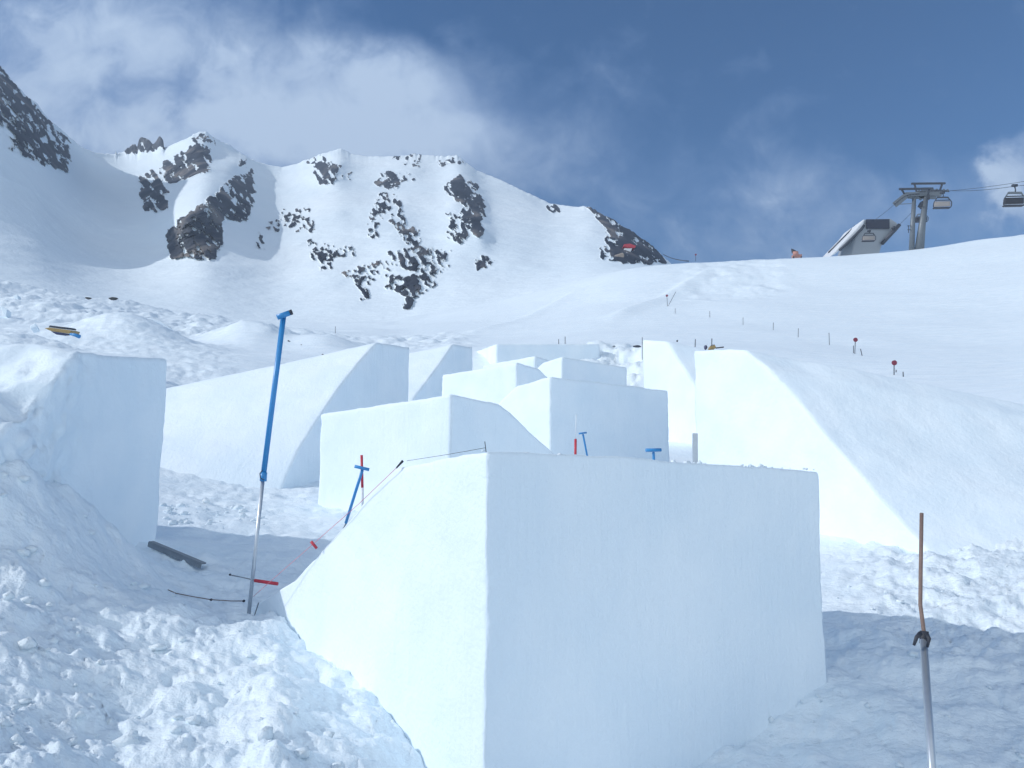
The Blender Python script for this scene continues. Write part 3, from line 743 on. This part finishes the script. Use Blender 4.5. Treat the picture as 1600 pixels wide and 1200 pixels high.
# yellow sled on the left rise
def sled():
    d = 24.0
    px0 = 92; 
    z = gz_px(px0, 0, d); c = P(px0, 516, d)
    t = tooltag("rescue_sled", "yellow sled with a dark pad on the snow rise at the far left", "sled", c)
    o = (0, .5, .05)
    MB().prism([P(69, 513, d), P(76, 511.5, d), P(107, 515.5, d), P(112, 517, d), P(109, 521.5, d), P(98, 520, d), P(80, 517.5, d)], o).build("hull", M_yel, t, False, .02)
    MB().prism([P(75.5, 511, d), P(77, 508.2, d), P(105, 511.5, d), P(106, 514.6, d)], o).build("pad", M_towd, t, False, .02)
    MB().prism([P(79, 517.5, d), P(103, 521, d), P(98, 522, d), P(88, 523, d)], o).build("underside", plain("navy_cloth", (.03, .045, .12), .7), t, False, .02)
    MB().tube([P(110, 522, d), P(116, 523, d - .05), P(124, 526, d - .1)], .035, 8, .06).build("tow_bag", M_blue, t)
sled()
for (pp, lab) in (([(450, 532, 60), (455, 536, 60), (461, 539, 60)], "short dark stick in the snow bank behind the blue pole, upper of two"), ([(470, 539, 58), (475, 541, 58), (479, 548, 58)], "short dark bent stick in the snow bank behind the blue pole, lower of two"), ([(503, 554, 52), (507, 555.5, 52)], "tiny dark stick on the crest of the wide ramp")):
    tag(MB().tube([P(*q) for q in pp], .06, 6).build("stick", M_towd), lab, "stick")
for (x, y, w, lab) in ((138, 466, .35, "small dark rock poking out of the left slope"), (178, 466.5, .55, "larger flat dark rock poking out of the left slope")):
    p = P(x, y, 104); tag(MB().lump(p, w, .4, w * .35, x, 2, .3).build("rock", plain("bare_rock", (.06, .065, .07), .9)), lab, "rock")

# marker poles on the far slopes: (foot px, foot py, top px, top py, distance, radius)
def on_ground(px, py, lo=20, hi=160):
    """distance where the line of sight of a pixel meets the ground"""
    ds = np.geomspace(lo, hi, 900); x, y, z = Pn(px, py, ds)
    zg = ground_height(x / ds * F / CP + 800, ds)
    i = np.argmax(zg > z); 
    return float(ds[i]) if (zg > z).any() else hi
def marker(x0, y0, x1, y1, label, d=None, disc=None, mat=M_towd, r=.022, sprigs=None):
    d = d or on_ground(x0, y0)
    p0, p1 = P(x0, y0 + 2, d), P(x1, y1, d)
    r = max(r, .0003 * d)
    if disc is None:
        return tag(MB().tube([p0, p1], r, 6).build("marker_pole", mat), label, "marker pole", "thin marker poles on the far slope")
    t = thing("piste_marker", label, "piste marker", p0, "piste markers with round discs")
    MB().tube([p0, p1], r, 6).build("pole", mat, t)
    c = P(x1, y1, d); rr = disc * d / F
    MB().tube([c + Vector((0, -.03 - r, 0)), c + Vector((0, .03 - r, 0))], rr, 16).build("disc", M_disc, t, True)
    return t
M_disc = plain("dark_red_disc", (.22, .03, .06), .5)
marker(1043, 479, 1042, 462, "thin pole with a tiny disc on the snow edge below the rock outcrop", disc=1.9)
marker(1043, 478, 1056, 456, "pole leaning right beside the tiny disc marker")
marker(1055, 490, 1055, 482, "short upright pole just below the leaning pole")
marker(1109, 496, 1109, 486, "faint thin pole on the bright slope, left end of the row climbing away")
marker(1161, 508, 1161, 496, "thin pole on the slope, second of the row")
marker(1208, 516, 1208.5, 504, "thin pale pole on the slope, third of the row")
marker(1247, 527, 1247.5, 513, "thin dark pole on the slope, fourth of the row")
marker(1296, 539, 1295.3, 520, "thicker dark pole on the slope left of the first red disc")
marker(1335.5, 553, 1336.5, 531, "dark red round piste marker on the slope above the right ramp, upper of two", disc=3.4)
marker(1333.5, 552, 1333.5, 540, "short stick close beside the upper red disc marker")
marker(1347.5, 556, 1344.5, 545, "short leaning stick right of the upper red disc marker")
marker(1397, 586, 1397, 567, "dark red round piste marker at the crest of the right ramp, lower of two", disc=4.0)
marker(1400, 582, 1400.2, 578, "tiny stick right of the lower red disc marker")
marker(1411.5, 589, 1411, 581, "short stick farther right of the lower red disc marker")
marker(883, 541, 883, 526, "thin pole at the left end of the rough snow bank", d=46)
marker(1003.5, 560, 1003.5, 527, "tall thin pole at the left edge of the smaller right ramp", d=30, r=.012)
marker(524, 519, 524, 510, "thin pole on the snow bank left of centre", d=80)
marker(1086, 541, 1086.5, 530, "thin blue pole behind the right ramp, left of two", d=40)
marker(1112, 543, 1112.3, 529, "thin blue pole behind the chainsaw", d=38)
marker(873, 541, 873, 530, "faint thin pole just left of the rough snow bank", d=46)
marker(1087, 406, 1087, 398, "thin pole with a tiny disc on the skyline", d=149, disc=1.5)

# red and white shelter in the rock outcrop
SH = min(mtn_d(984, 384), mtn_d(976, 390), mtn_d(990, 386)) - 1.5
print('SHELTER', SH)
c = P(980, 395, SH)
t = thing("rock_shelter", "small red-topped white panel among the rocks at the end of the ridge", "shelter", c)
def px_poly(pts, d): return [P(x, y, d) for x, y in pts]
MB().prism(px_poly([(974, 385), (975, 381.5), (985, 380.5), (994, 384), (992, 387.5), (984, 387)], SH), (0, 3, 0)).build("red_roof", M_red, t, False, .1)
MB().prism(px_poly([(975, 388), (988, 388), (985, 394), (980, 398.5), (976, 395)], SH - .4), (0, 2.5, 0)).build("white_panel", M_white, t, False, .1)
tag(MB().prism(px_poly([(955, 403), (962, 398), (974, 394), (976, 399), (974, 405), (958, 406)], mtn_d(966, 400) - 2), (0, 3, 0)).build("rock_slab", plain("tan_rock", (.36, .31, .27), .9), None, False, .3), "pale tan rock slab left of the red and white panel", "rock")

# snow gun on the ridge
d = 152; c = P(1243, 400, d)
t = thing("snow_gun", "small reddish snow gun standing on the right-hand ridge", "snow gun", c)
MB().tube([P(1240, 397, d), P(1247, 395.5, d - .5)], .55, 12, .42).build("barrel", M_orange, t)
MB().prism(px_poly([(1237, 388), (1241.5, 390), (1246, 393), (1244, 395.5), (1238.5, 395)], d), (0, .5, 0)).build("hood", M_towd, t, False, .05)
MB().prism(px_poly([(1239, 398), (1253, 397), (1253.5, 401), (1240, 401.5)], d), (0, 1, 0)).build("base", M_orange, t, False, .05)
for q in (1240, 1252): MB().beam(P(q, 400.5, d), P(q, 404, d), .2, .2).build("leg", M_towd, t, False)

# ------------------------------------------------------------------ chairlift
TD = 150.0; K = TD / F
foot = P(1431, 386, TD)
t = thing("lift_tower", "grey steel chairlift tower with two legs and a wide head on the right ridge", "lift tower", foot)
MB().tube([P(1424.5, 390, TD), P(1426, 350, TD), P(1428.5, 308, TD)], .52, 14, .36).build("leg", M_tow, t)
MB().tube([P(1436.5, 390, TD - .3), P(1441, 350, TD - .3), P(1447, 308, TD - .3)], .85, 14, .42).build("leg", M_tow, t)
mb = MB()
mb.beam(P(1413, 305, TD), P(1470, 303, TD), .8, .9).beam(P(1419, 308, TD), P(1462, 309, TD), .5, .5)
mb.beam(P(1436, 310, TD), P(1443, 304, TD), .5, 1.0)
mb.build("crossarm", M_tow, t, False, .05)
mb = MB()
mb.beam(P(1424, 287, TD + 2), P(1477, 286.5, TD + 2), .3, .35).beam(P(1429, 288, TD + 2), P(1433, 303, TD + 1), .25, .3).beam(P(1472, 288, TD + 2), P(1467, 302, TD + 1), .25, .3)
mb.beam(P(1405, 295.5, TD - 2), P(1458, 294.5, TD - 2), .3, .35).beam(P(1409, 296, TD - 2), P(1414, 305, TD - 1), .25, .3).beam(P(1452, 296, TD - 2), P(1450, 304, TD - 1), .25, .3)
mb.build("lifting_frame", M_towd, t, False)
def sheaves(pts, dd, name):
    f = MB()
    f.tube([P(x, y, TD + dd) for x, y in pts], .16, 6)
    s_ = f.build("sheave_train", M_towd, t)
    w = MB()
    P3 = [P(x, y - 1.0, TD + dd) for x, y in pts]
    tot = sum((b - a).length for a, b in zip(P3, P3[1:])); n = 9
    for i in range(n):
        q = tot * (i + .5) / n; k = 0
        while k < len(P3) - 2 and q > (P3[k + 1] - P3[k]).length: q -= (P3[k + 1] - P3[k]).length; k += 1
        c = P3[k] + (P3[k + 1] - P3[k]).normalized() * q
        w.tube([c + Vector((0, -.12, 0)), c + Vector((0, .12, 0))], .27, 12)
    w.build("wheels", M_tow, s_)
sheaves([(1398, 319), (1406, 312), (1414, 306.5), (1424, 303.5), (1436, 303)], -2.2, "a")
sheaves([(1433, 300), (1448, 298.5), (1466, 298), (1483, 299)], 2.2, "b")
mb = MB().beam(P(1397, 319.5, TD - 2), P(1424, 318, TD - 2), .12, .12).beam(P(1398, 320, TD - 2), P(1414, 307, TD - 2), .5, 1.1)
mb.build("catwalk", M_tow, t, False)
MB().beam(P(1466, 302, TD + 1.5), P(1448, 312, TD), .35, .4).beam(P(1437, 323, TD), P(1441, 316, TD), .9, .5).build("brace", M_towd, t, False)
MB().beam(P(1419.5, 352, TD - .6), P(1419.5, 364, TD - .6), .1, .1).beam(P(1418, 353, TD - .6), P(1426, 353, TD), .1, .1).beam(P(1418, 359, TD - .6), P(1426, 359, TD), .1, .1).build("ladder", M_towd, t, False)
MB().prism(px_poly([(1448.5, 304), (1453, 304), (1453, 311), (1448.5, 311)], TD - 1.2), (0, .2, 0)).build("number_plate", M_towd, t, False)

# station hood behind the ridge (long body running down to the left rear)
SD = 168.0
base = P(1352, 402, SD)
t = thing("lift_station", "grey chairlift station hood with a dark front window, half hidden behind the ridge", "lift station", base)
MB().prism(px_poly([(1346, 347), (1351, 342.5), (1392, 341), (1401, 347), (1405, 352), (1399, 362), (1378, 383), (1374, 400), (1330, 400), (1336, 372), (1343, 358)], SD), (-1, 7, -1.5)).build("hood", M_hull, t, False, .3)
MB().prism(px_poly([(1346, 345.5), (1352, 341), (1347.5, 358), (1330, 377), (1306, 396), (1295, 402), (1313, 382), (1338, 356)], SD - .8), (-1.5, 6, -1)).build("side_fairing", M_white, t, False, .25)
MB().tube([P(1338, 354, SD + 2), P(1318, 374, SD + 2.2), P(1296, 396, SD + 2.5)], .45, 8).build("side_rail", M_towd, t)
MB().tube([P(1350, 352, SD - 1.3), P(1346, 358, SD - 1.3), P(1330, 374, SD - 1.3), P(1312, 391, SD - 1.3)], .3, 8).build("edge_strip", M_towd, t)
MB().prism(px_poly([(1353.6, 342.6), (1390, 342.3), (1390, 357), (1354.3, 357)], SD - .4), (0, .3, 0)).build("window", M_glass, t, False)
MB().tube([P(1405.5, 351, SD - .8), P(1400, 357.5, SD - .8), P(1378, 381, SD - .5)], .4, 8).build("edge_strip", M_towd, t)
MB().lump(P(1396, 356.5, SD - 1), .45, .4, .4, 5, 2, .2).build("motor", M_towd, t)

def chair(px, py, d, w, label, drop, side=0, dark=False):
    """px,py = middle of the seat frame; w = width in photo pixels; drop = height of the hanger in pixels"""
    s = w / 28.0; c = P(px, py, d)
    t = thing("lift_chair", label, "lift chair", c, "chairs hanging on the lift cable")
    def q(dx, dy, dd=0): return P(px + dx * s, py + dy * s, d + dd)
    kk = d / F
    # open rectangular seat frame with rounded corners
    pts = [(-14, 5), (-12.5, 7), (12, 6.5), (14, 4), (14.5, -2), (12.5, -5.5), (-11, -5), (-13, -2), (-14, 5)]
    MB().tube([q(x, y) for x, y in pts], .85 * kk * s, 6).build("seat_frame", M_towd, t)
    MB().prism([q(-11.5, -3.5, .2), q(12.5, -4, .2), q(12.5, 4, .2), q(-12, 4.8, .2)], (0, .25, 0)).build("backrest", M_dark if dark else plain("beige_seat", (.42, .38, .36), .7), t, False, .05)
    MB().prism([q(-13, 5.5, -.5), q(13, 5, -.5), q(12.5, 7, -.5), q(-12.5, 7.5, -.5)], (0, .6, 0)).build("seat", M_dark, t, False, .05)
    MB().beam(q(-8, -9.5), q(9, -9.5), .25 * s, .25 * s).beam(q(-8, -9.5), q(-11, -5), .15, .15).beam(q(9, -9.5), q(12, -5), .15, .15).build("canopy_bar", M_towd if not dark else M_tow, t, False)
    MB().tube([q(1, -9.5), q(1.5, -9.5 - drop * .5), q(0, -9.5 - drop)], .09, 6).beam(q(-3, -10 - drop), q(3.5, -10 - drop), .4, .35).build("hanger", M_towd, t)
    return t
chair(1472.5, 318, 147, 28, "lift chair with a beige backrest hanging just right of the tower head", 7)
chair(1440, 341.5, 160, 20, "lift chair seen behind the tower between its legs", 13, dark=True)
chair(1357.5, 371.5, 164, 21, "lift chair with a pale back in front of the station hood", 4)
chair(1585, 313, 120, 34, "dark lift chair at the right edge of the view on its long hanger", 9, dark=True)

def sag(a, b_, s, n=14): return [a.lerp(b_, i / n) - Vector((0, 0, s * 4 * (i / n) * (1 - i / n))) for i in range(n + 1)]
tag(MB().tube(sag(P(1483, 298, TD + 2.2), P(1588, 290.5, 120), .3), .04, 5).tube(sag(P(1588, 290.5, 120), P(1800, 262, 90), .3), .035, 5).build("lift_cable", M_towd), "lift cable running from the tower to the dark chair at the right edge", "cable", "chairlift cables")
tag(MB().tube(sag(P(1436, 301, TD - 2.2), P(1600, 283.5, 125), .3), .035, 5).tube(sag(P(1600, 283.5, 125), P(1800, 250, 95), .2), .035, 5).build("lift_cable", M_towd), "upper lift cable running right from the tower above the dark chair", "cable", "chairlift cables")
tag(MB().tube(sag(P(1398, 319, TD - 2.2), P(1365, 345, SD), .1), .035, 5).build("lift_cable", M_towd), "lift cable from the tower's left sheaves down to the station hood", "cable", "chairlift cables")
tag(MB().tube(sag(P(1430, 326, TD + 2.2), P(1400, 356, SD), .1), .035, 5).build("lift_cable", M_towd), "lift cable from the tower leg down to the right side of the station", "cable", "chairlift cables")
tag(MB().tube(sag(P(1036, 397, 300), P(1076, 408, 160), .5), .12, 5).build("ridge_cable", M_towd), "thin cable falling from the ridge end to the skyline", "cable")

# ------------------------------------------------------------------ sun and sky
SUN_AZ = Vector((-1, -.12, 0)).normalized(); EL = R(31.5)
sd = Vector((SUN_AZ.x * math.cos(EL), SUN_AZ.y * math.cos(EL), math.sin(EL)))
ld = bpy.data.lights.new("sun", 'SUN'); ld.energy = 2.05; ld.angle = R(.6); ld.color = (1.0, .975, .94)
lo = bpy.data.objects.new("sun", ld); COL.objects.link(lo)
lo.rotation_euler = sd.to_track_quat('Z', 'Y').to_euler()
w = bpy.data.worlds.new("World"); scn.world = w; w.use_nodes = True
nt = w.node_tree; N = nt.nodes; L = nt.links; N.clear()
out = N.new("ShaderNodeOutputWorld")
sky = N.new("ShaderNodeTexSky"); sky.sky_type = 'NISHITA'; sky.sun_disc = False; sky.sun_elevation = EL
sky.sun_rotation = math.atan2(sd.x, sd.y); sky.altitude = 2800; sky.air_density = 1.0; sky.dust_density = .1; sky.ozone_density = 3.0
hs = N.new("ShaderNodeHueSaturation"); hs.inputs["Saturation"].default_value = 1.3; L.new(sky.outputs[0], hs.inputs['Color'])
bg = N.new("ShaderNodeBackground"); bg.inputs[1].default_value = .08; L.new(hs.outputs[0], bg.inputs[0])
cb = N.new("ShaderNodeBackground"); cb.inputs[1].default_value = 1.0
def math_(op, a, b_=None, c=None, clamp=False):
    n = N.new("ShaderNodeMath"); n.operation = op; n.use_clamp = clamp
    for i, v in enumerate((a, b_, c)):
        if v is None: continue
        if isinstance(v, (int, float)): n.inputs[i].default_value = v
        else: L.new(v, n.inputs[i])
    return n.outputs[0]
tc = N.new("ShaderNodeTexCoord"); sep = N.new("ShaderNodeSeparateXYZ"); L.new(tc.outputs["Generated"], sep.inputs[0])
ay = math_('MAXIMUM', math_('ABSOLUTE', sep.outputs[1]), .12)
U = math_('DIVIDE', sep.outputs[0], ay); V = math_('DIVIDE', sep.outputs[2], ay)
cmb = N.new("ShaderNodeCombineXYZ"); L.new(U, cmb.inputs[0]); L.new(V, cmb.inputs[1])
def noise(scale, det, rough=.55, vec=None, dist=0, sc=(1, 1, 1), loc=(0, 0, 0)):
    mp = N.new("ShaderNodeMapping"); mp.inputs["Scale"].default_value = sc; mp.inputs["Location"].default_value = loc; L.new(vec or cmb.outputs[0], mp.inputs[0])
    n = N.new("ShaderNodeTexNoise"); n.inputs["Scale"].default_value = scale; n.inputs["Detail"].default_value = det; n.inputs["Roughness"].default_value = rough; n.inputs["Distortion"].default_value = dist
    L.new(mp.outputs[0], n.inputs["Vector"]); return n
nA = noise(3.0, 9, .55, dist=.3); nB = noise(7, 10, .6, loc=(3, 1, 0), dist=.4); nD = noise(17, 10, .62, loc=(1, 5, 0), dist=.6); nC = noise(2.0, 6, .5, sc=(1, 2.2, 1), loc=(7, 2, 0))
# warp U,V by noise so that cloud outlines fray
Uw = math_('MULTIPLY_ADD', math_('SUBTRACT', nB.outputs["Fac"], .5), .22, math_('MULTIPLY_ADD', math_('SUBTRACT', nD.outputs["Fac"], .5), .035, U))
Vw = math_('MULTIPLY_ADD', math_('SUBTRACT', nA.outputs["Fac"], .5), .16, V)
def uv(px, py):
    x, y, z = Pn(px, py, 1.0); return x, z
def blob(px, py, rx, ry, amp, soft=1.0, rot=0):
    u0, v0 = uv(px, py); rx /= F; ry /= F
    du = math_('SUBTRACT', Uw, u0); dv = math_('SUBTRACT', Vw, v0)
    if rot:
        c, s = math.cos(rot), math.sin(rot)
        a = math_('ADD', math_('MULTIPLY', du, c), math_('MULTIPLY', dv, s)); b2 = math_('SUBTRACT', math_('MULTIPLY', dv, c), math_('MULTIPLY', du, s)); du, dv = a, b2
    du = math_('DIVIDE', du, rx); dv = math_('DIVIDE', dv, ry)
    r = math_('SQRT', math_('ADD', math_('MULTIPLY', du, du), math_('MULTIPLY', dv, dv)))
    m = N.new("ShaderNodeMapRange"); m.interpolation_type = 'SMOOTHSTEP'; m.inputs[1].default_value = 1 + soft; m.inputs[2].default_value = max(0, 1 - soft); m.inputs[3].default_value = 0; m.inputs[4].default_value = amp
    L.new(r, m.inputs[0]); return m.outputs[0]
parts = [blob(1330, 320, 170, 55, .22, .8), blob(1120, 230, 220, 40, .10, .9, .3), blob(550, 165, 215, 100, .62, .5), blob(420, 215, 260, 60, .35, .8), blob(640, 110, 90, 55, .22, .4), blob(140, 150, 330, 170, .62, .7), blob(330, 50, 280, 90, .26, .8), blob(600, 230, 260, 70, .35, .7), blob(-60, 60, 260, 160, .3, .8),
         blob(860, 140, 200, 80, .26, .9), blob(800, 260, 200, 70, .30, .8), blob(1190, 370, 260, 90, .34, .9), blob(1080, 300, 190, 60, .14, .8),
         blob(1610, 290, 50, 100, .60, .6), blob(1500, 340, 120, 90, .22, .8), blob(1250, 120, 200, 40, .06, .9), blob(100, -120, 500, 100, .4, .8), 
         blob(1900, 250, 200, 200, .6, .8)]
tot = parts[0]
for q in parts[1:]: tot = math_('ADD', tot, q)
# thin broken veil; bright cloud behind the camera is unseen, added to lift shade
raw = math_('ADD', tot, math_('MULTIPLY_ADD', nB.outputs["Fac"], 1.0, -.5)); raw = math_('ADD', raw, math_('MULTIPLY_ADD', nD.outputs["Fac"], .5, -.25))
ms = N.new("ShaderNodeMapRange"); ms.inputs[1].default_value = .10; ms.inputs[2].default_value = .95; L.new(raw, ms.inputs[0]); mask = ms.outputs[0]
veil = math_('MULTIPLY', math_('SUBTRACT', nC.outputs["Fac"], .52), .5, None, True)
back_fill = N.new("ShaderNodeMapRange"); back_fill.inputs[1].default_value = .05; back_fill.inputs[2].default_value = -.4; back_fill.inputs[4].default_value = .8; L.new(sep.outputs[1], back_fill.inputs[0])
veil = math_('MAXIMUM', veil, back_fill.outputs[0])
mask = math_('MINIMUM', math_('MAXIMUM', mask, veil), .93)
cr = N.new("ShaderNodeValToRGB"); e = cr.color_ramp.elements; e[0].position = .25; e[0].color = (.14, .23, .42, 1); e[1].position = .9; e[1].color = (.37, .47, .62, 1)
cf = math_('MULTIPLY_ADD', nD.outputs["Fac"], .45, math_('MULTIPLY', raw, .70)); cf = math_('MULTIPLY_ADD', nB.outputs["Fac"], .5, cf); cf = math_('SUBTRACT', cf, .38, None, True)
L.new(cf, cr.inputs[0])
bm_ = N.new("ShaderNodeMix"); bm_.data_type = 'RGBA'; L.new(back_fill.outputs[0], bm_.inputs[0]); L.new(cr.outputs[0], bm_.inputs[6]); bm_.inputs[7].default_value = (.80, .86, .90, 1)
L.new(bm_.outputs[2], cb.inputs[0])
mx = N.new("ShaderNodeMixShader"); L.new(mask, mx.inputs[0]); L.new(bg.outputs[0], mx.inputs[1]); L.new(cb.outputs[0], mx.inputs[2]); L.new(mx.outputs[0], out.inputs[0])

def haze(density):
    x0, x1, y0, y1, z0, z1 = -900, 1150, -85, 1010, -80, 262
    v = [(x, y, z) for x in (x0, x1) for y in (y0, y1) for z in (z0, z1)]
    f = [(0, 1, 3, 2), (4, 6, 7, 5), (0, 4, 5, 1), (2, 3, 7, 6), (0, 2, 6, 4), (1, 5, 7, 3)]
    me = bpy.data.meshes.new("haze"); me.from_pydata(v, [], f); me.update()
    m = bpy.data.materials.new("haze_air"); m.use_nodes = True; n = m.node_tree.nodes; n.clear()
    o_ = n.new("ShaderNodeOutputMaterial"); pv = n.new("ShaderNodeVolumePrincipled")
    pv.inputs["Color"].default_value = (.70, .83, 1, 1); pv.inputs["Density"].default_value = density
    m.node_tree.links.new(pv.outputs[0], o_.inputs["Volume"]); me.materials.append(m)
    tag(link("haze", me), kind="stuff")
haze(.0005)
scn.view_settings.view_transform = 'Standard'; scn.view_settings.look = 'None'
scn.view_settings.exposure = .54; scn.view_settings.gamma = 1
scn.cycles.use_denoising = True
scn.cycles.max_bounces = 8; scn.cycles.diffuse_bounces = 5
